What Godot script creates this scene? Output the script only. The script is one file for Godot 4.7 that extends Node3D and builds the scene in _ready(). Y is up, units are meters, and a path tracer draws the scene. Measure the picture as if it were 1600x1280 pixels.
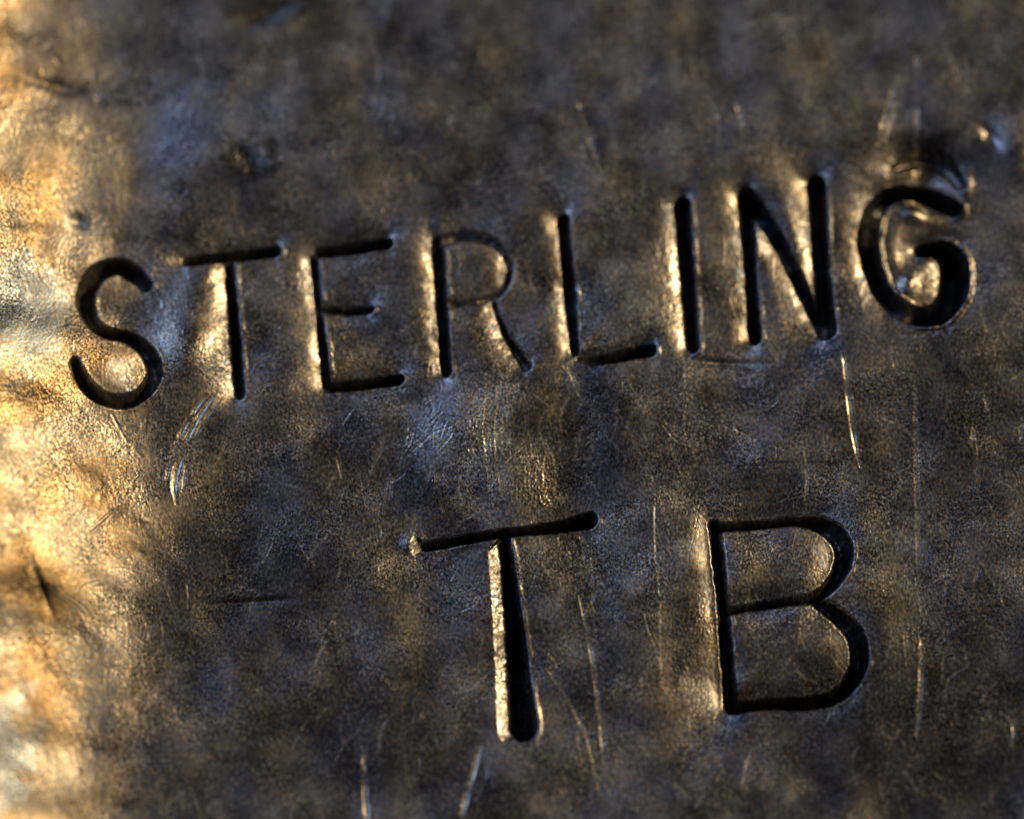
extends Node3D
# A macro view of a tarnished silver plate struck with the words STERLING and T B.
# The plate is one solid relief: its height is computed on a grid (in millimetres), the stamped
# letters, scratches and dents are pressed into that height, and each is cut out as a part of its own.

const MM := 0.001
const STEP := 0.017            # grid spacing in the part of the plate that is worked finely, mm
const FINE := Rect2(-8.4, -7.0, 16.8, 13.9)
const OUTER := Rect2(-13.0, -11.5, 26.0, 23.0)
const THICK := 1.6             # plate thickness, mm

var xs := PackedFloat32Array()
var zs := PackedFloat32Array()
var nx := 0
var nz := 0
var height := PackedFloat32Array()     # mm above the plate's mean face
var owner_of := PackedByteArray()      # which part a grid point belongs to
var tone := PackedColorArray()
var nearest := PackedFloat32Array()
var pts := PackedVector3Array()
var normals := PackedVector3Array()
var uvs := PackedVector2Array()
var silver: StandardMaterial3D

func _ready() -> void:
	# ---- camera, surroundings, lamps, exposure
	var tilt := deg_to_rad(14.0)
	var cam := Camera3D.new()
	cam.name = "macro_camera"
	cam.fov = rad_to_deg(2.0 * atan(6.4 / 160.0))
	cam.near = 0.01
	cam.far = 5.0
	cam.position = Vector3(0, THICK + 160.0 * cos(tilt), 160.0 * sin(tilt)) * MM
	cam.rotation = Vector3(-PI / 2 + tilt, 0, 0)
	var lens := CameraAttributesPhysical.new()
	lens.frustum_focal_length = 300.0
	lens.frustum_focus_distance = 0.1596
	lens.exposure_aperture = 27.0
	cam.attributes = lens
	add_child(cam)

	var env := Environment.new()
	env.background_mode = Environment.BG_COLOR
	env.background_color = Color(0.014, 0.015, 0.018).linear_to_srgb()
	env.tonemap_mode = Environment.TONE_MAPPER_LINEAR
	env.tonemap_exposure = 1.1
	env.sdfgi_enabled = true
	env.ssao_enabled = true
	env.ssil_enabled = true
	var we := WorldEnvironment.new()
	we.name = "surroundings"
	we.environment = env
	add_child(we)

	# a warm desk lamp low on the right, a little behind the plate
	var lamp := OmniLight3D.new()
	lamp.name = "warm_desk_lamp"
	var az := deg_to_rad(25.0)
	var el := deg_to_rad(34.0)
	lamp.position = Vector3(cos(az) * cos(el), sin(el), -sin(az) * cos(el)) * 0.32
	lamp.light_color = Color(1.0, 0.69, 0.33).linear_to_srgb()
	lamp.light_energy = 0.095
	lamp.light_size = 0.012
	lamp.omni_range = 3.0
	lamp.omni_attenuation = 2.0
	lamp.shadow_enabled = true
	add_child(lamp)

	# cool window light from behind, high
	var win := AreaLight3D.new()
	win.name = "cool_window_light"
	win.area_size = Vector2(0.5, 0.35)
	win.light_color = Color(0.52, 0.68, 1.0).linear_to_srgb()
	win.light_energy = 0.185
	win.shadow_enabled = true
	add_child(win)
	win.look_at_from_position(Vector3(-0.46, 0.46, -0.34), Vector3.ZERO)

	# ---- the plate
	lay_grid()
	raise_ground()
	var plate := Node3D.new()
	plate.name = "silver_plate"
	plate.set_meta("label", "tarnished silver plate stamped STERLING over T B, scratched and dented")
	plate.set_meta("category", "metal plate")
	plate.set_meta("kind", "thing")
	add_child(plate)
	make_material()

	var parts := []            # [parent, name, label]
	parts.append([plate, "plate_face", ""])
	var word := Node3D.new()
	word.name = "stamped_word"
	word.set_meta("label", "upper stamped word reading STERLING")
	plate.add_child(word)
	var initials := Node3D.new()
	initials.name = "stamped_initials"
	initials.set_meta("label", "lower larger stamped initials reading T B")
	plate.add_child(initials)

	press_dents(plate, parts)
	press_scratches(plate, parts)
	press_letters(word, initials, parts)
	finish_points()
	for k in parts.size():
		cut_part(k, parts[k][0], parts[k][1], parts[k][2])

# ------------------------------------------------------------------ grid

func axis(lo: float, flo: float, fhi: float, hi: float) -> PackedFloat32Array:
	var a := PackedFloat32Array()
	var before := PackedFloat32Array()
	var s := STEP
	var v := flo
	while v > lo:
		s *= 1.18
		s = minf(s, 0.3)
		v = maxf(v - s, lo)
		before.append(v)
	before.reverse()
	a.append_array(before)
	var n := int(round((fhi - flo) / STEP))
	for i in n + 1:
		a.append(flo + (fhi - flo) * i / n)
	s = STEP
	v = fhi
	while v < hi:
		s = minf(s * 1.18, 0.3)
		v = minf(v + s, hi)
		a.append(v)
	return a

func lay_grid() -> void:
	xs = axis(OUTER.position.x, FINE.position.x, FINE.end.x, OUTER.end.x)
	zs = axis(OUTER.position.y, FINE.position.y, FINE.end.y, OUTER.end.y)
	nx = xs.size()
	nz = zs.size()
	height.resize(nx * nz)
	owner_of.resize(nx * nz)
	tone.resize(nx * nz)
	nearest.resize(nx * nz)
	nearest.fill(1e9)

func noise(seed_at: int, freq: float, octaves := 1, kind := FastNoiseLite.TYPE_SIMPLEX_SMOOTH) -> FastNoiseLite:
	var n := FastNoiseLite.new()
	n.seed = seed_at
	n.noise_type = kind
	n.frequency = freq
	n.fractal_type = FastNoiseLite.FRACTAL_FBM if octaves > 1 else FastNoiseLite.FRACTAL_NONE
	n.fractal_octaves = octaves
	return n

# the hammered, worn and tarnished ground of the plate, before anything is struck into it
func raise_ground() -> void:
	var broad := noise(3, 0.33, 2)
	var lumps := noise(11, 0.8, 2)
	var pits := noise(23, 4.5, 2)
	var grain := noise(31, 16.0, 1)
	var fibre := noise(47, 1.0, 2)
	var edge := noise(53, 0.55, 2)
	var stain := noise(61, 0.55, 4)
	var hue := noise(71, 0.9, 4)
	var speck := noise(83, 14.0, 2)
	var clean := Color(0.64, 0.59, 0.51)
	var brown := Color(0.205, 0.185, 0.155)
	var gilt := Color(0.72, 0.53, 0.29)
	var painted_sheen := Color(0.50, 0.62, 0.82)
	var sulphide_and_shade := Color(0.060, 0.055, 0.058)  # dark tarnish, also the colour of the painted dent shade
	var sheen_patches := [[Vector2(-7.67, -1.45), Vector2(0.80, 0.95), 0.95], [Vector2(-7.78, 5.52), Vector2(0.42, 1.2), 0.9], [Vector2(-6.00, -0.52), Vector2(0.25, 0.35), 0.5], [Vector2(-4.63, -4.51), Vector2(1.4, 0.8), 0.55], [Vector2(-0.60, 0.51), Vector2(1.2, 0.8), 0.6], [Vector2(1.60, -1.65), Vector2(0.8, 0.7), 0.35], [Vector2(1.79, 2.26), Vector2(0.9, 0.9), 0.4], [Vector2(6.29, 1.44), Vector2(0.25, 1.6), 0.35]]  # cool reflections put into the colour as pale patches
	# large tarnish spots, plus dent shade painted dark: centre, radii, strength
	var stains_and_shade := [
		[Vector2(-4.14, -3.99), Vector2(0.42, 0.28), 1.0], [Vector2(6.54, -4.04), Vector2(0.8, 0.45), 1.0], [Vector2(-0.40, -5.40), Vector2(1.0, 0.5), 0.45],  # first two paint shade into the T pit and the G hollow
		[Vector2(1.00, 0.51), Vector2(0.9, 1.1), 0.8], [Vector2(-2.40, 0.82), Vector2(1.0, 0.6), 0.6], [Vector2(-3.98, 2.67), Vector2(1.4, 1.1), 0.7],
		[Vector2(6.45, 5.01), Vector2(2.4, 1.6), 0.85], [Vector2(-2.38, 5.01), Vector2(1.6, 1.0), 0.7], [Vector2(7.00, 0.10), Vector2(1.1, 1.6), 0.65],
		[Vector2(-7.11, -5.19), Vector2(0.6, 0.16), 0.8], [Vector2(-3.84, -6.47), Vector2(0.5, 0.3), 0.8], [Vector2(-4.13, 3.08), Vector2(0.7, 0.14), 0.8],  # shade of these dents painted in
		[Vector2(-7.27, 3.03), Vector2(0.2, 0.3), 0.7], [Vector2(1.49, 3.23), Vector2(0.6, 0.3), 0.6],  # painted shade for the left nick and the faint dent
	]
	var blue := Color(0.15, 0.21, 0.36)
	for j in nz:
		var z := zs[j]
		var bend := -5.65 - 0.9 * exp(-pow((z + 1.75) / 0.55, 2.0)) - 0.9 * smoothstep(-1.8, -2.8, z) - 0.75 * smoothstep(-3.5, -6.0, z) - 0.55 * smoothstep(2.0, 4.0, z) + 0.12 * edge.get_noise_2d(0.0, z)
		for i in nx:
			var x := xs[i]
			var at := j * nx + i
			# left side: the plate turns up towards its rim
			var q := (bend + 0.08 * edge.get_noise_2d(x * 1.6, z * 1.6 + 40.0) - x) / 0.42
			var up := 0.42 * (q if q > 12.0 else log(1.0 + exp(q)))
			var worn := clampf(up / 0.9, 0.0, 1.0)
			up = up if up < 3.0 else 3.0 + 0.2 * (up - 3.0)
			var wx := x + 0.25 * lumps.get_noise_2d(x + 50.0, z)
			var h := 0.45 * up
			h += 0.075 * broad.get_noise_2d(x, z)
			var lump := lumps.get_noise_2d(x, z * 0.8)
			h += 0.006 * lump
			h += (0.0010 + 0.0018 * worn) * pits.get_noise_2d(wx, z * 0.8)
			h += (0.0003 + 0.0006 * worn) * grain.get_noise_2d(wx, z * 0.7)
			h += 0.0014 * fibre.get_noise_2d(wx * 11.0 + z * 0.8, z * 0.9)
			height[at] = h
			# tarnish: a thin brown film everywhere, darker irregular staining and painted dent shade over it, flecks of both
			var fx := x + 0.5 * hue.get_noise_2d(x * 1.5, z * 1.5)
			var fz := z + 0.5 * hue.get_noise_2d(x * 1.5 + 30.0, z * 1.5)
			var fleck := speck.get_noise_2d(x, z * 0.7)
			var s := clampf(0.66 + 0.22 * stain.get_noise_2d(fx * 1.3, fz * 0.8) + 0.22 * fibre.get_noise_2d(fx * 3.2 + 20.0, fz * 0.55) + 0.30 * fleck - 0.35 * worn, 0.0, 1.0)
			var w := clampf(0.34 + 0.65 * hue.get_noise_2d(x, z) + 1.0 * speck.get_noise_2d(x + 90.0, z), 0.0, 1.0)
			var film := clean.lerp(gilt, worn * smoothstep(-0.25, 0.25, hue.get_noise_2d(x * 0.8 + 60.0, z * 0.8) + 0.3 * fleck)).lerp(blue.lerp(brown, w), s)
			var dark := 0.62 * smoothstep(-0.02, 0.5, stain.get_noise_2d(fx * 0.9 + 200.0, fz * 0.9)) * (1.0 - 0.6 * worn)
			for p in stains_and_shade:
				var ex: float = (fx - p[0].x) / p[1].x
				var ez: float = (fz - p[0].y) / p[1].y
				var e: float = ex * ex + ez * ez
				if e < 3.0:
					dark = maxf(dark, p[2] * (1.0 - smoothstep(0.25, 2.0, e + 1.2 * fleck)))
			# pale bluish patches: reflected cool light painted into the film colour
			for p in sheen_patches:
				var bx: float = (fx - p[0].x) / p[1].x
				var bz: float = (fz - p[0].y) / p[1].y
				film = film.lerp(painted_sheen, p[2] * (1.0 - smoothstep(0.3, 1.3, bx * bx + bz * bz + 0.9 * fleck)))
			tone[at] = (film * 1.35).lerp(sulphide_and_shade, dark * clampf(0.85 + 0.6 * fleck, 0.0, 1.0))

# ------------------------------------------------------------------ what is pressed in

func first_at(a: PackedFloat32Array, v: float) -> int:
	return clampi(a.bsearch(v), 0, a.size() - 1)

# a soft hollow (depth below zero: a lump); the ellipse is turned by `turn`
func hollow(c: Vector2, r: Vector2, turn: float, depth: float, id := 0) -> void:
	var reach := maxf(r.x, r.y) * 2.6
	var cs := cos(turn)
	var sn := sin(turn)
	for j in range(first_at(zs, c.y - reach), first_at(zs, c.y + reach)):
		for i in range(first_at(xs, c.x - reach), first_at(xs, c.x + reach)):
			var dx := xs[i] - c.x
			var dz := zs[j] - c.y
			var a := (dx * cs + dz * sn) / r.x
			var b := (-dx * sn + dz * cs) / r.y
			var d := a * a + b * b
			if d > 6.5:
				continue
			var at := j * nx + i
			height[at] -= depth * exp(-d)
			if id and d < 1.0:
				owner_of[at] = id

func press_dents(plate: Node3D, parts: Array) -> void:
	# [centre, radii, turn, depth, label]
	var list := [
		[Vector2(-7.21, -5.21), Vector2(0.55, 0.10), 0.22, 0.05, "long dark dent near the upper left corner"],
		[Vector2(-4.15, -4.02), Vector2(0.30, 0.16), 0.7, 0.05, "small dark dent above the first T"],
		[Vector2(-3.79, -6.47), Vector2(0.45, 0.16), -0.45, 0.06, "dark dent at the top edge"],
		[Vector2(-4.08, 3.08), Vector2(0.55, 0.05), -0.05, 0.035, "thin horizontal dent left of the T"],
		[Vector2(-7.29, 3.03), Vector2(0.28, 0.05), 1.2, 0.06, "short dark nick at the left edge"],
		[Vector2(-6.81, -3.00), Vector2(0.14, 0.12), 0.5, 0.08, "small pit above the S"],
		[Vector2(7.53, -4.44), Vector2(0.22, 0.10), 0.9, 0.06, "small nick at the upper right"],
		[Vector2(6.54, -3.92), Vector2(0.60, 0.36), 0.1, 0.20, "shallow hollow above the G"],
		[Vector2(3.32, -0.76), Vector2(0.48, 0.06), 0.05, 0.05, "faint bar shaped dent below the I"],
		[Vector2(1.39, 3.21), Vector2(0.30, 0.13), 0.3, 0.03, "faint dent right of the lower T"],
	]
	for d in list:
		parts.append([plate, "dent", d[4]])
		hollow(d[0], d[1], d[2], d[3], parts.size() - 1)
	# pricks and pits on the rubbed left part
	var rng := RandomNumberGenerator.new()
	rng.seed = 5
	for k in 150:
		var c := Vector2(rng.randf_range(-8.2, -5.6), rng.randf_range(-6.6, 6.5))
		var rad := rng.randf_range(0.03, 0.10)
		hollow(c, Vector2(rad, rad * rng.randf_range(0.4, 1.0)), rng.randf_range(0.0, PI), rad * rng.randf_range(-0.12, 0.16))
	# broader swellings and hollows of the face
	hollow(Vector2(-0.60, 0.51), Vector2(1.3, 0.9), 0.3, -0.10)
	hollow(Vector2(-2.00, 1.03), Vector2(0.8, 0.5), -0.5, 0.06)
	hollow(Vector2(1.00, 0.82), Vector2(0.6, 0.9), 0.2, 0.07)
	hollow(Vector2(-4.73, -4.41), Vector2(1.4, 0.8), 0.2, -0.08)
	hollow(Vector2(7.95, -4.30), Vector2(0.35, 0.5), 0.0, -0.09)
	hollow(Vector2(1.30, -1.86), Vector2(0.7, 0.6), 0.0, -0.03)
	hollow(Vector2(-1.59, 2.16), Vector2(0.14, 0.13), 0.0, -0.05)
	hollow(Vector2(7.12, -3.68), Vector2(0.12, 0.2), 0.0, -0.06)
	hollow(Vector2(6.31, -3.16), Vector2(0.16, 0.12), 0.3, -0.07)
	hollow(Vector2(6.20, -1.96), Vector2(0.13, 0.22), 0.3, -0.08)
	hollow(Vector2(-5.01, -1.03), Vector2(0.60, 0.9), 0.2, -0.24)

# distance from p to the polyline of (x, z, half width) points, less the half width there
func line_distance(p: Vector2, line: Array) -> float:
	var best := 1e9
	for k in line.size() - 1:
		var a: Vector3 = line[k]
		var b: Vector3 = line[k + 1]
		var ax := p.x - a.x
		var az := p.y - a.y
		var bx := b.x - a.x
		var bz := b.y - a.y
		var t := clampf((ax * bx + az * bz) / (bx * bx + bz * bz), 0.0, 1.0)
		var ex := ax - bx * t
		var ez := az - bz * t
		var d := sqrt(ex * ex + ez * ez) - lerpf(a.z, b.z, t)
		if d < best:
			best = d
	return best

func press_scratches(plate: Node3D, parts: Array) -> void:
	# [points with half widths, depth, burr, label]
	var list := [
		[[Vector3(5.19, -0.83, 0.015), Vector3(5.28, 0.00, 0.030), Vector3(5.37, 0.62, 0.025), Vector3(5.44, 0.93, 0.010)], 0.030, 0.012, "bright scratch below the G"],
		[[Vector3(6.38, -5.72, 0.010), Vector3(6.36, -4.57, 0.020), Vector3(6.33, -3.31, 0.010)], 0.018, 0.010, "upright scratch above the G"],
		[[Vector3(6.07, -5.40, 0.010), Vector3(5.89, -4.78, 0.025), Vector3(5.76, -4.30, 0.010)], 0.022, 0.012, "slanting scratch above the G"],
		[[Vector3(6.20, -5.46, 0.010), Vector3(6.00, -4.78, 0.020), Vector3(5.88, -4.36, 0.010)], 0.016, 0.008, "fine slanting scratch beside another above the G"],
		[[Vector3(6.30, -0.41, 0.020), Vector3(6.32, 1.23, 0.040), Vector3(6.33, 2.67, 0.015), Vector3(6.37, 3.28, 0.010)], 0.008, 0.004, "long upright scratch at the right"],
		[[Vector3(1.05, 2.98, 0.010), Vector3(1.21, 3.79, 0.020), Vector3(1.33, 4.61, 0.025), Vector3(1.41, 5.42, 0.020), Vector3(1.45, 6.03, 0.010)], 0.020, 0.010, "long thin scratch right of the lower T"],
		[[Vector3(0.55, 4.15, 0.010), Vector3(0.94, 4.76, 0.020), Vector3(1.21, 5.37, 0.025), Vector3(1.35, 6.13, 0.010)], 0.018, 0.010, "curved scratch right of the lower T"],
		[[Vector3(-0.48, 5.37, 0.015), Vector3(-0.61, 5.82, 0.030), Vector3(-0.73, 6.28, 0.030), Vector3(-0.81, 6.63, 0.020)], 0.030, 0.014, "bright scratch below the lower T"],
		[[Vector3(-2.30, 5.52, 0.015), Vector3(-2.28, 6.03, 0.035), Vector3(-2.23, 6.73, 0.030)], 0.028, 0.014, "bright upright scratch at the bottom edge"],
		[[Vector3(-4.62, -0.29, 0.020), Vector3(-4.95, 0.21, 0.040), Vector3(-5.16, 0.72, 0.045), Vector3(-5.27, 1.18, 0.040), Vector3(-5.23, 1.54, 0.020)], 0.045, 0.020, "curved scratch below the first T"],
		[[Vector3(-4.78, -0.23, 0.015), Vector3(-5.10, 0.26, 0.030), Vector3(-5.31, 0.77, 0.030), Vector3(-5.39, 1.13, 0.015)], 0.026, 0.012, "outer curved scratch below the first T"],
		[[Vector3(-4.45, -0.31, 0.010), Vector3(-4.82, 0.23, 0.020), Vector3(-5.05, 0.77, 0.020), Vector3(-5.14, 1.34, 0.010)], 0.018, 0.008, "inner curved scratch below the first T"],
		[[Vector3(-0.38, -0.41, 0.010), Vector3(-0.42, 0.41, 0.020), Vector3(-0.30, 1.54, 0.010)], 0.014, 0.010, "fine upright scratch below the R"],
		[[Vector3(-0.22, -0.36, 0.010), Vector3(-0.24, 0.62, 0.020), Vector3(-0.14, 1.44, 0.010)], 0.012, 0.008, "second fine upright scratch below the R"],
		[[Vector3(4.55, 0.51, 0.010), Vector3(4.61, 1.03, 0.020), Vector3(4.57, 1.64, 0.010)], 0.014, 0.010, "fine scratch above the B"],
		[[Vector3(3.50, 0.31, 0.010), Vector3(3.78, 0.51, 0.025), Vector3(3.85, 0.93, 0.010)], 0.020, 0.012, "small hooked scratch below the N"],
		[[Vector3(-6.24, 0.15, 0.010), Vector3(-6.04, 0.51, 0.020), Vector3(-5.79, 0.80, 0.015)], 0.030, 0.006, "dark slanting scratch below the S"],
		[[Vector3(-5.79, 1.03, 0.010), Vector3(-6.18, 1.64, 0.020), Vector3(-6.68, 2.16, 0.020), Vector3(-7.02, 2.52, 0.010)], 0.035, 0.008, "dark diagonal scratch at the left"],
		[[Vector3(0.88, -0.67, 0.010), Vector3(0.98, -0.46, 0.030), Vector3(1.05, -0.23, 0.010)], 0.020, 0.016, "short bright nick below the L"],
		[[Vector3(1.06, -4.98, 0.010), Vector3(1.21, -4.41, 0.020), Vector3(1.41, -3.84, 0.010)], 0.014, 0.010, "faint slanting scratch above the L"],
		[[Vector3(3.53, -4.98, 0.010), Vector3(3.61, -4.67, 0.020), Vector3(3.65, -4.41, 0.010)], 0.014, 0.010, "short faint scratch above the N"],
		[[Vector3(6.36, 3.69, 0.010), Vector3(6.34, 4.50, 0.030), Vector3(6.27, 5.21, 0.010)], 0.012, 0.008, "blurred upright scratch at the lower right"],
		[[Vector3(-2.42, -6.45, 0.010), Vector3(-2.12, -5.72, 0.020), Vector3(-2.17, -4.98, 0.010)], 0.010, 0.006, "faint scratch at the upper middle"],
	]
	for s in list:
		parts.append([plate, "scratch", s[3]])
		press_line(s[0], s[1] * 0.36, s[2] * 0.30, parts.size() - 1)
	# hairlines too fine to be told apart singly
	var rng := RandomNumberGenerator.new()
	rng.seed = 77
	for k in 950:
		var x := rng.randf_range(-7.9, 8.2)
		var z := rng.randf_range(-6.5, 6.5)
		if k < 110:
			x = rng.randfn(-0.6, 0.9)
			z = rng.randfn(0.3, 0.5)
		elif k < 300:
			x = rng.randf_range(-8.2, -5.3)
		var a := rng.randfn(PI / 2, 0.35) if rng.randf() < 0.62 else rng.randf_range(0.0, PI)
		var l := rng.randf_range(0.2, 0.75)
		var c := rng.randfn(0.0, 0.12) * l
		var w := rng.randf_range(0.008, 0.014)
		var mid := Vector3(x + cos(a) * l * 0.5 - sin(a) * c, z + sin(a) * l * 0.5 + cos(a) * c, w)
		press_line([Vector3(x, z, w * 0.4), mid, Vector3(x + cos(a) * l, z + sin(a) * l, w * 0.4)], rng.randf_range(0.001, 0.005), rng.randf_range(0.0005, 0.003), 0)

func press_line(line: Array, depth: float, burr: float, id: int) -> void:
	var lo := Vector2(1e9, 1e9)
	var hi := Vector2(-1e9, -1e9)
	for p in line:
		lo = lo.min(Vector2(p.x, p.y))
		hi = hi.max(Vector2(p.x, p.y))
	var m := 0.10
	var skip := noise(300, 1.6, 2)
	if line.size() > 2:
		line = rounded(line)
	var fresh := Color(0.82, 0.78, 0.70)
	for j in range(first_at(zs, lo.y - m), first_at(zs, hi.y + m)):
		for i in range(first_at(xs, lo.x - m), first_at(xs, hi.x + m)):
			var d := line_distance(Vector2(xs[i], zs[j]), line)
			if d > 0.06:
				continue
			var at := j * nx + i
			var press := clampf(0.65 + 1.4 * skip.get_noise_2d(xs[i], zs[j]), 0.0, 1.2)
			height[at] -= press * depth * smoothstep(0.016, -0.016, d)
			height[at] += press * burr * exp(-pow((d - 0.022) / 0.014, 2.0))
			tone[at] = tone[at].lerp(fresh, (0.6 if id else 0.34) * smoothstep(0.03, -0.01, d))
			if id and d < 0.018:
				owner_of[at] = id

# the same line with three points for each one, on a smooth curve
func rounded(line: Array) -> Array:
	var out := []
	for k in line.size() - 1:
		var a: Vector3 = line[maxi(k - 1, 0)]
		var b: Vector3 = line[k]
		var c: Vector3 = line[k + 1]
		var d: Vector3 = line[mini(k + 2, line.size() - 1)]
		for t in 3:
			out.append(b.cubic_interpolate(c, a, d, t / 3.0))
	out.append(line[-1])
	return out

# One letter: strokes are polylines of (x, z, half width). The punch stood a little askew, so the walls
# on its left side are drawn out into a slope and those on its right side are steep.
func press_letter(strokes: Array, depth: float, lean: float, draw: float, rim: float, spread: float, id: int) -> void:
	var lo := Vector2(1e9, 1e9)
	var hi := Vector2(-1e9, -1e9)
	for s in strokes:
		for p in s[0]:
			lo = lo.min(Vector2(p.x, p.y))
			hi = hi.max(Vector2(p.x, p.y))
	var m := 0.95
	for s in strokes:
		if s[0].size() > 3:
			s[0] = rounded(s[0])
	var i0 := first_at(xs, lo.x - m)
	var i1 := first_at(xs, hi.x + m)
	var j0 := first_at(zs, lo.y - m)
	var j1 := first_at(zs, hi.y + m)
	var wobble := noise(100 + id, 3.5, 2)
	var w := i1 - i0
	var dist := PackedFloat32Array()
	dist.resize(w * (j1 - j0))
	var deep := PackedFloat32Array()
	deep.resize(dist.size())
	for j in range(j0, j1):
		for i in range(i0, i1):
			var p := Vector2(xs[i], zs[j])
			var best := 1e9
			var f := 1.0
			for s in strokes:
				var d := line_distance(p, s[0])
				if d < best:
					best = d
					f = s[1]
			var at := (j - j0) * w + i - i0
			dist[at] = best + 0.008
			deep[at] = f
	var shoulder := PackedFloat32Array()
	shoulder.resize(dist.size())
	for j in range(1, j1 - j0 - 1):
		for i in range(1, w - 1):
			var at := j * w + i
			var d := dist[at] + 0.014 * wobble.get_noise_2d(xs[i + i0], zs[j + j0]) + 0.008 * wobble.get_noise_2d(xs[i + i0] * 3.0, zs[j + j0] * 3.0 + 50.0)
			if d > 0.9:
				continue
			# which way this flank of the stroke faces: +1 on the stroke's left (west) side
			var gx := dist[at + 1] - dist[at - 1]
			var gz := dist[at + w] - dist[at - w]
			var gl := sqrt(gx * gx + gz * gz) + 1e-6
			var west := -gx / gl
			var north := -gz / gl
			var f := deep[at] * (1.0 + 0.35 * wobble.get_noise_2d(xs[i + i0] * 0.25 + 70.0, zs[j + j0] * 0.25))
			var side := clampf(0.5 + 0.5 * (west + 0.8 * maxf(north, 0.0)), 0.0, 1.0)
			# the flank: steep, down to the bottom line of the stroke
			var drop := depth * f * (0.72 * smoothstep(0.03, -0.07, d) + 0.28 * smoothstep(-0.02, -0.2, d))
			# a flat chamfer on the left where the punch rocked
			drop += 0.58 * clampf(lean - maxf(d, 0.0), 0.0, 1.0) * smoothstep(0.6, 0.85, west)
			# metal drawn down round the stroke
			var soft := lerpf(0.05, spread, side)
			shoulder[at] = (0.60 + 0.22 * wobble.get_noise_2d(xs[i + i0] * 1.7 + 20.0, zs[j + j0] * 1.7)) * draw * minf(f, 1.1) * lerpf(0.2, 1.0, side) * exp(-maxf(d, 0.0) / soft)
			var lip := rim * f * (1.0 - side) * (1.0 + 0.8 * wobble.get_noise_2d(xs[i + i0] * 0.6, zs[j + j0] * 0.6 + 9.0)) * exp(-pow((d - 0.05) / 0.035, 2.0))
			var g := (j + j0) * nx + i + i0
			height[g] += lip - drop
			if d < nearest[g]:
				nearest[g] = d
				if d < 0.03:
					owner_of[g] = id
	shoulder = soften(shoulder, w, int(round((0.11 if spread > 0.25 else 0.05) / STEP)))
	for j in j1 - j0:
		for i in w:
			height[(j + j0) * nx + i + i0] -= shoulder[j * w + i]

# the drawn-down metal has no creases: average it over a small neighbourhood, twice
func soften(a: PackedFloat32Array, w: int, r: int) -> PackedFloat32Array:
	var h := a.size() / w
	for pass_at in 4:
		var across := pass_at % 2 == 0
		var b := a.duplicate()
		var lines := h if across else w
		var n := w if across else h
		var step := 1 if across else w
		for k in lines:
			var start := k * w if across else k
			var sum := 0.0
			for t in mini(2 * r + 1, n):
				sum += a[start + t * step]
			for t in range(r, n - r - 1):
				b[start + t * step] = sum / (2 * r + 1)
				sum += a[start + (t + r + 1) * step] - a[start + (t - r) * step]
		a = b
	return a

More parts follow.
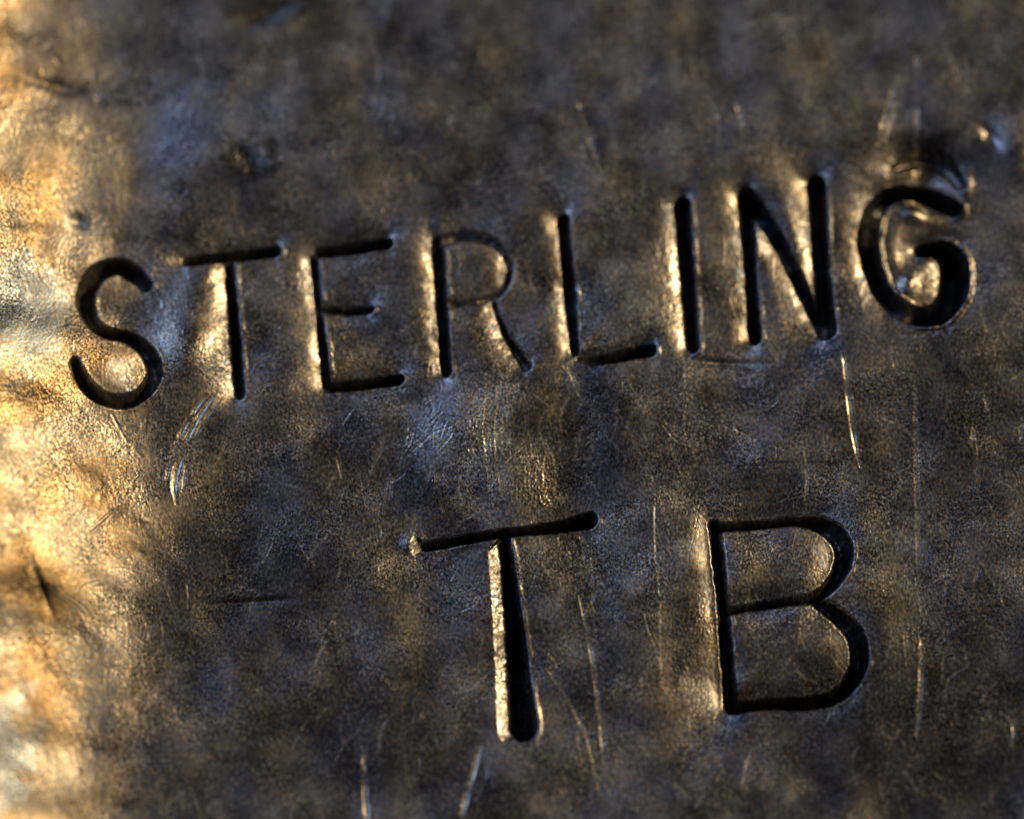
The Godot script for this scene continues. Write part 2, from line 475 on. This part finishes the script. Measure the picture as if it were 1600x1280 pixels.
func press_letters(word: Node3D, initials: Node3D, parts: Array) -> void:
	# [parent, letter, depth, lean, draw, strokes as [points with half widths, share of the depth]]
	var list := [
		[word, "S", 0.70, 0.0, 0.09, [[[Vector3(-5.75, -2.01, 0.110), Vector3(-5.96, -2.20, 0.130), Vector3(-6.20, -2.29, 0.140), Vector3(-6.47, -2.18, 0.140), Vector3(-6.64, -1.93, 0.140), Vector3(-6.68, -1.64, 0.130), Vector3(-6.57, -1.36, 0.110), Vector3(-6.36, -1.19, 0.100), Vector3(-6.08, -1.14, 0.100), Vector3(-5.81, -1.00, 0.110), Vector3(-5.63, -0.75, 0.120), Vector3(-5.59, -0.51, 0.120), Vector3(-5.72, -0.26, 0.110), Vector3(-5.97, -0.08, 0.100), Vector3(-6.25, -0.06, 0.100), Vector3(-6.52, -0.16, 0.100), Vector3(-6.72, -0.39, 0.090), Vector3(-6.82, -0.63, 0.080)], 1.0]]],
		[word, "T", 0.36, 0.0, 0.16, [[[Vector3(-5.10, -2.39, 0.070), Vector3(-4.42, -2.48, 0.080), Vector3(-3.71, -2.58, 0.090)], 1.6], [[Vector3(-4.44, -2.39, 0.070), Vector3(-4.37, -1.55, 0.080), Vector3(-4.26, -0.25, 0.080)], 1.0]]],
		[word, "E", 0.36, 0.0, 0.16, [[[Vector3(-3.11, -2.46, 0.060), Vector3(-3.03, -1.64, 0.060), Vector3(-2.89, -0.40, 0.070)], 1.0], [[Vector3(-3.03, -2.56, 0.080), Vector3(-2.51, -2.62, 0.100), Vector3(-1.95, -2.69, 0.080)], 1.6], [[Vector3(-2.99, -1.63, 0.040), Vector3(-2.56, -1.61, 0.070), Vector3(-2.23, -1.62, 0.060)], 1.3], [[Vector3(-2.85, -0.37, 0.070), Vector3(-2.30, -0.42, 0.080), Vector3(-1.78, -0.50, 0.080)], 1.5]]],
		[word, "R", 0.38, 0.0, 0.19, [[[Vector3(-1.17, -2.71, 0.100), Vector3(-1.10, -1.65, 0.090), Vector3(-1.03, -0.62, 0.080)], 1.0], [[Vector3(-1.13, -2.71, 0.100), Vector3(-0.82, -2.82, 0.090), Vector3(-0.48, -2.79, 0.080), Vector3(-0.20, -2.63, 0.060), Vector3(-0.05, -2.36, 0.050), Vector3(-0.07, -2.08, 0.050), Vector3(-0.24, -1.85, 0.050), Vector3(-0.55, -1.76, 0.040), Vector3(-0.93, -1.70, 0.050)], 0.6], [[Vector3(-0.29, -1.72, 0.040), Vector3(-0.10, -1.22, 0.050), Vector3(0.22, -0.72, 0.090)], 0.75]]],
		[word, "L", 0.38, 0.0, 0.17, [[[Vector3(0.80, -3.08, 0.090), Vector3(0.90, -1.96, 0.090), Vector3(0.99, -0.94, 0.070)], 1.0], [[Vector3(1.05, -0.83, 0.030), Vector3(1.31, -0.80, 0.060), Vector3(1.75, -0.88, 0.090), Vector3(2.16, -0.98, 0.100)], 1.4]]],
		[word, "I", 0.52, 0.0, 0.17, [[[Vector3(2.67, -3.31, 0.130), Vector3(2.75, -2.17, 0.110), Vector3(2.83, -1.03, 0.100)], 1.0]]],
		[word, "N", 0.62, 0.0, 0.19, [[[Vector3(3.68, -3.47, 0.140), Vector3(3.73, -2.28, 0.090), Vector3(3.81, -1.18, 0.100)], 1.0], [[Vector3(3.69, -3.46, 0.140), Vector3(4.12, -2.84, 0.110), Vector3(4.63, -1.80, 0.100), Vector3(4.91, -1.27, 0.130)], 1.0], [[Vector3(4.78, -3.65, 0.150), Vector3(4.83, -2.61, 0.120), Vector3(4.93, -1.29, 0.140)], 1.0]]],
		[word, "G", 0.80, 0.0, 0.20, [[[Vector3(6.95, -3.26, 0.120), Vector3(6.68, -3.40, 0.150), Vector3(6.31, -3.54, 0.130), Vector3(5.93, -3.46, 0.140), Vector3(5.66, -3.16, 0.150), Vector3(5.58, -2.69, 0.150), Vector3(5.69, -2.15, 0.130), Vector3(5.92, -1.74, 0.130), Vector3(6.28, -1.52, 0.140), Vector3(6.67, -1.55, 0.180), Vector3(6.89, -1.84, 0.210), Vector3(6.94, -2.19, 0.220), Vector3(6.87, -2.48, 0.200), Vector3(6.67, -2.61, 0.140), Vector3(6.42, -2.58, 0.100)], 1.0], [[Vector3(6.02, -3.92, 0.080), Vector3(6.36, -4.09, 0.140), Vector3(6.78, -4.02, 0.150), Vector3(7.06, -3.65, 0.090)], 0.16]]],
		[initials, "T", 0.65, 0.20, 0.03, [[[Vector3(-1.33, 2.19, 0.070), Vector3(-0.21, 2.01, 0.060), Vector3(0.70, 1.89, 0.080), Vector3(1.19, 1.77, 0.130)], 1.0], [[Vector3(-0.12, 2.03, 0.080), Vector3(0.03, 3.38, 0.130), Vector3(0.18, 5.09, 0.210)], 1.0]]],
		[initials, "B", 0.55, 0.0, 0.26, [[[Vector3(3.16, 1.85, 0.090), Vector3(3.27, 2.98, 0.080), Vector3(3.40, 4.74, 0.100)], 1.0], [[Vector3(3.16, 1.88, 0.070), Vector3(3.87, 1.83, 0.060), Vector3(4.49, 1.77, 0.080), Vector3(4.92, 1.89, 0.130), Vector3(5.15, 2.17, 0.140), Vector3(5.14, 2.51, 0.130), Vector3(4.95, 2.82, 0.100), Vector3(4.68, 3.02, 0.080), Vector3(4.36, 3.05, 0.070), Vector3(3.93, 3.12, 0.060), Vector3(3.35, 3.22, 0.050)], 1.0], [[Vector3(4.68, 3.04, 0.080), Vector3(5.06, 3.30, 0.120), Vector3(5.32, 3.59, 0.130), Vector3(5.40, 3.94, 0.140), Vector3(5.28, 4.32, 0.130), Vector3(4.97, 4.60, 0.110), Vector3(4.47, 4.69, 0.090), Vector3(3.92, 4.69, 0.080), Vector3(3.44, 4.76, 0.080)], 1.0]]],
	]
	for l in list:
		parts.append([l[0], "stamped_letter", "stamped letter %s of the %s" % [l[1], "upper word" if l[0] == word else "initials"]])
		press_letter(l[5], l[2], l[3], l[4], 0.085 if l[1] == "G" else 0.015, 0.30 if l[1] == "B" else 0.18, parts.size() - 1)

# ------------------------------------------------------------------ meshes

func finish_points() -> void:
	pts.resize(nx * nz)
	normals.resize(nx * nz)
	uvs.resize(nx * nz)
	for j in nz:
		var ja := maxi(j - 1, 0)
		var jb := mini(j + 1, nz - 1)
		for i in nx:
			var ia := maxi(i - 1, 0)
			var ib := mini(i + 1, nx - 1)
			var at := j * nx + i
			pts[at] = Vector3(xs[i], THICK + height[at], zs[j]) * MM
			var sx := (height[j * nx + ib] - height[j * nx + ia]) / (xs[ib] - xs[ia])
			var sz := (height[jb * nx + i] - height[ja * nx + i]) / (zs[jb] - zs[ja])
			normals[at] = Vector3(-sx, 1.0, -sz).normalized()
			uvs[at] = Vector2((xs[i] - FINE.position.x) / FINE.size.x, (zs[j] - FINE.position.y) / FINE.size.y)

func cut_part(id: int, parent: Node3D, called: String, label: String) -> void:
	var i0 := nx
	var i1 := 0
	var j0 := nz
	var j1 := 0
	for j in nz:
		var row := owner_of.slice(j * nx, j * nx + nx)
		var a := row.find(id)
		if a >= 0:
			i0 = mini(i0, a)
			i1 = maxi(i1, row.rfind(id))
			j0 = mini(j0, j)
			j1 = maxi(j1, j)
	if i1 < i0:
		return
	i1 = mini(i1, nx - 2)
	j1 = mini(j1, nz - 2)
	var w := i1 - i0 + 2
	var remap := PackedInt32Array()
	remap.resize(w * (j1 - j0 + 2))
	remap.fill(-1)
	var v := PackedVector3Array()
	var n := PackedVector3Array()
	var c := PackedColorArray()
	var u := PackedVector2Array()
	var index := PackedInt32Array()
	var corner := PackedInt32Array([0, 0, 0, 0])
	for j in range(j0, j1 + 1):
		for i in range(i0, i1 + 1):
			var at := j * nx + i
			if owner_of[at] != id:
				continue
			for k in 4:
				var ii := i + (k & 1)
				var jj := j + (k >> 1)
				var r := (jj - j0) * w + ii - i0
				if remap[r] < 0:
					remap[r] = v.size()
					var g := jj * nx + ii
					v.append(pts[g])
					n.append(normals[g])
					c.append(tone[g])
					u.append(uvs[g])
				corner[k] = remap[r]
			index.append(corner[0])
			index.append(corner[1])
			index.append(corner[2])
			index.append(corner[1])
			index.append(corner[3])
			index.append(corner[2])
	var arrays := []
	arrays.resize(Mesh.ARRAY_MAX)
	arrays[Mesh.ARRAY_VERTEX] = v
	arrays[Mesh.ARRAY_NORMAL] = n
	arrays[Mesh.ARRAY_COLOR] = c
	arrays[Mesh.ARRAY_TEX_UV] = u
	arrays[Mesh.ARRAY_INDEX] = index
	var mesh := ArrayMesh.new()
	mesh.add_surface_from_arrays(Mesh.PRIMITIVE_TRIANGLES, arrays)
	mesh.surface_set_material(0, silver)
	if id == 0:
		add_rim(mesh)
	var o := MeshInstance3D.new()
	o.name = called
	o.mesh = mesh
	if label:
		o.set_meta("label", label)
	parent.add_child(o, true)

# the cut edge all round the plate and its underside
func add_rim(mesh: ArrayMesh) -> void:
	var st := SurfaceTool.new()
	st.begin(Mesh.PRIMITIVE_TRIANGLES)
	st.set_smooth_group(-1)
	var ring := PackedInt32Array()
	for i in nx:
		ring.append(i)
	for j in range(1, nz):
		ring.append(j * nx + nx - 1)
	for i in range(nx - 2, -1, -1):
		ring.append((nz - 1) * nx + i)
	for j in range(nz - 2, 0, -1):
		ring.append(j * nx)
	var mid := Vector3.ZERO
	for k in ring.size():
		var a := pts[ring[k]]
		var b := pts[ring[(k + 1) % ring.size()]]
		var al := Vector3(a.x, 0, a.z)
		var bl := Vector3(b.x, 0, b.z)
		for p in [a, al, b, b, al, bl, al, mid, bl]:
			st.set_color(Color(0.5, 0.45, 0.37))
			st.set_uv(Vector2(0.5, 0.5))
			st.add_vertex(p)
	st.generate_normals()
	st.commit(mesh)
	mesh.surface_set_material(1, silver)

# ------------------------------------------------------------------ material

func make_material() -> void:
	silver = StandardMaterial3D.new()
	silver.resource_name = "tarnished_silver"
	silver.vertex_color_use_as_albedo = true
	silver.metallic = 1.0
	silver.roughness = 1.0
	var w := 1536
	var h := 1270
	var per := FINE.size.x / w
	# fine relief: brushed grain and pin pricks
	var ga := noise(201, 26.0, 2)
	var gd := noise(207, 42.0, 1, FastNoiseLite.TYPE_VALUE)
	var gb := noise(211, 1.0, 1)
	var gc := noise(223, 1.2, 2)
	var ra := noise(231, 1.3, 3)
	var rb := noise(241, 20.0, 1)
	var relief := PackedFloat32Array()
	relief.resize(w * h)
	var flecks := PackedByteArray()
	flecks.resize(w * h * 3)
	var fa := noise(251, 30.0, 2)
	var fb := noise(257, 24.0, 2)
	var fc := noise(263, 45.0, 1, FastNoiseLite.TYPE_VALUE)
	var gloss := PackedByteArray()
	gloss.resize(w * h)
	for j in h:
		var z := FINE.position.y + j * per
		for i in w:
			var x := FINE.position.x + i * per
			var turn := 2.5 * gc.get_noise_2d(x * 0.35, z * 0.35)
			var much := clampf(0.62 + 1.3 * ra.get_noise_2d(x * 0.7 + 80.0, z * 0.7), 0.2, 1.2)
			var rub := 1.0 + 0.4 * smoothstep(-5.0, -6.4, x)
			relief[j * w + i] = 0.5 + rub * clampf(much + 0.1, 0.3, 1.1) * (0.16 * ga.get_noise_2d(x, z * 0.7) + 0.30 * gd.get_noise_2d(x, z * 0.6) + 0.08 * gb.get_noise_2d(x * 30.0 + turn * 5.0, z * 3.0))
			var l := 0.74 + much * 0.42 * fa.get_noise_2d(x, z * 0.6) + much * 0.26 * fc.get_noise_2d(x, z)
			var c := 0.20 * fb.get_noise_2d(x, z * 0.8)
			flecks[(j * w + i) * 3] = int(255.0 * clampf(l + c, 0.0, 1.0))
			flecks[(j * w + i) * 3 + 1] = int(255.0 * clampf(l, 0.0, 1.0))
			flecks[(j * w + i) * 3 + 2] = int(255.0 * clampf(l - c, 0.0, 1.0))
			gloss[j * w + i] = int(255.0 * clampf(0.405 + 0.12 * smoothstep(-5.0, -6.6, x) + 0.11 * ra.get_noise_2d(x, z) + 0.10 * rb.get_noise_2d(x, z * 0.6), 0.25, 0.8))
	silver.albedo_texture = ImageTexture.create_from_image(Image.create_from_data(w, h, false, Image.FORMAT_RGB8, flecks))
	# polishing hairlines, most of them running up and down the plate
	var rng := RandomNumberGenerator.new()
	rng.seed = 19
	for k in 5200:
		var a := rng.randfn(PI / 2, 0.30) if rng.randf() < 0.6 else rng.randf_range(0.0, PI)
		var bow := rng.randfn(0.0, 0.004)
		var px := rng.randf() * w
		var pz := rng.randf() * h
		var cut := rng.randf_range(0.05, 0.22) * (2.2 if rng.randf() < 0.08 else 1.0)
		var n := int(rng.randf_range(15.0, 90.0))
		for t in n:
			px += cos(a)
			pz += sin(a)
			a += bow
			if px < 1.0 or pz < 1.0 or px > w - 2.0 or pz > h - 2.0:
				break
			var fade := sin(PI * t / n)
			var at := int(pz) * w + int(px)
			var part := px - floorf(px)
			relief[at] -= cut * fade * (1.0 - part)
			relief[at + 1] -= cut * fade * part
			relief[at - 1] += 0.4 * cut * fade * (1.0 - part)
	silver.heightmap_enabled = true
	silver.heightmap_texture = ImageTexture.create_from_image(Image.create_from_data(w, h, false, Image.FORMAT_RF, relief.to_byte_array()))
	silver.heightmap_scale = 0.00055
	silver.roughness_texture = ImageTexture.create_from_image(Image.create_from_data(w, h, false, Image.FORMAT_L8, gloss))
	silver.roughness_texture_channel = BaseMaterial3D.TEXTURE_CHANNEL_RED
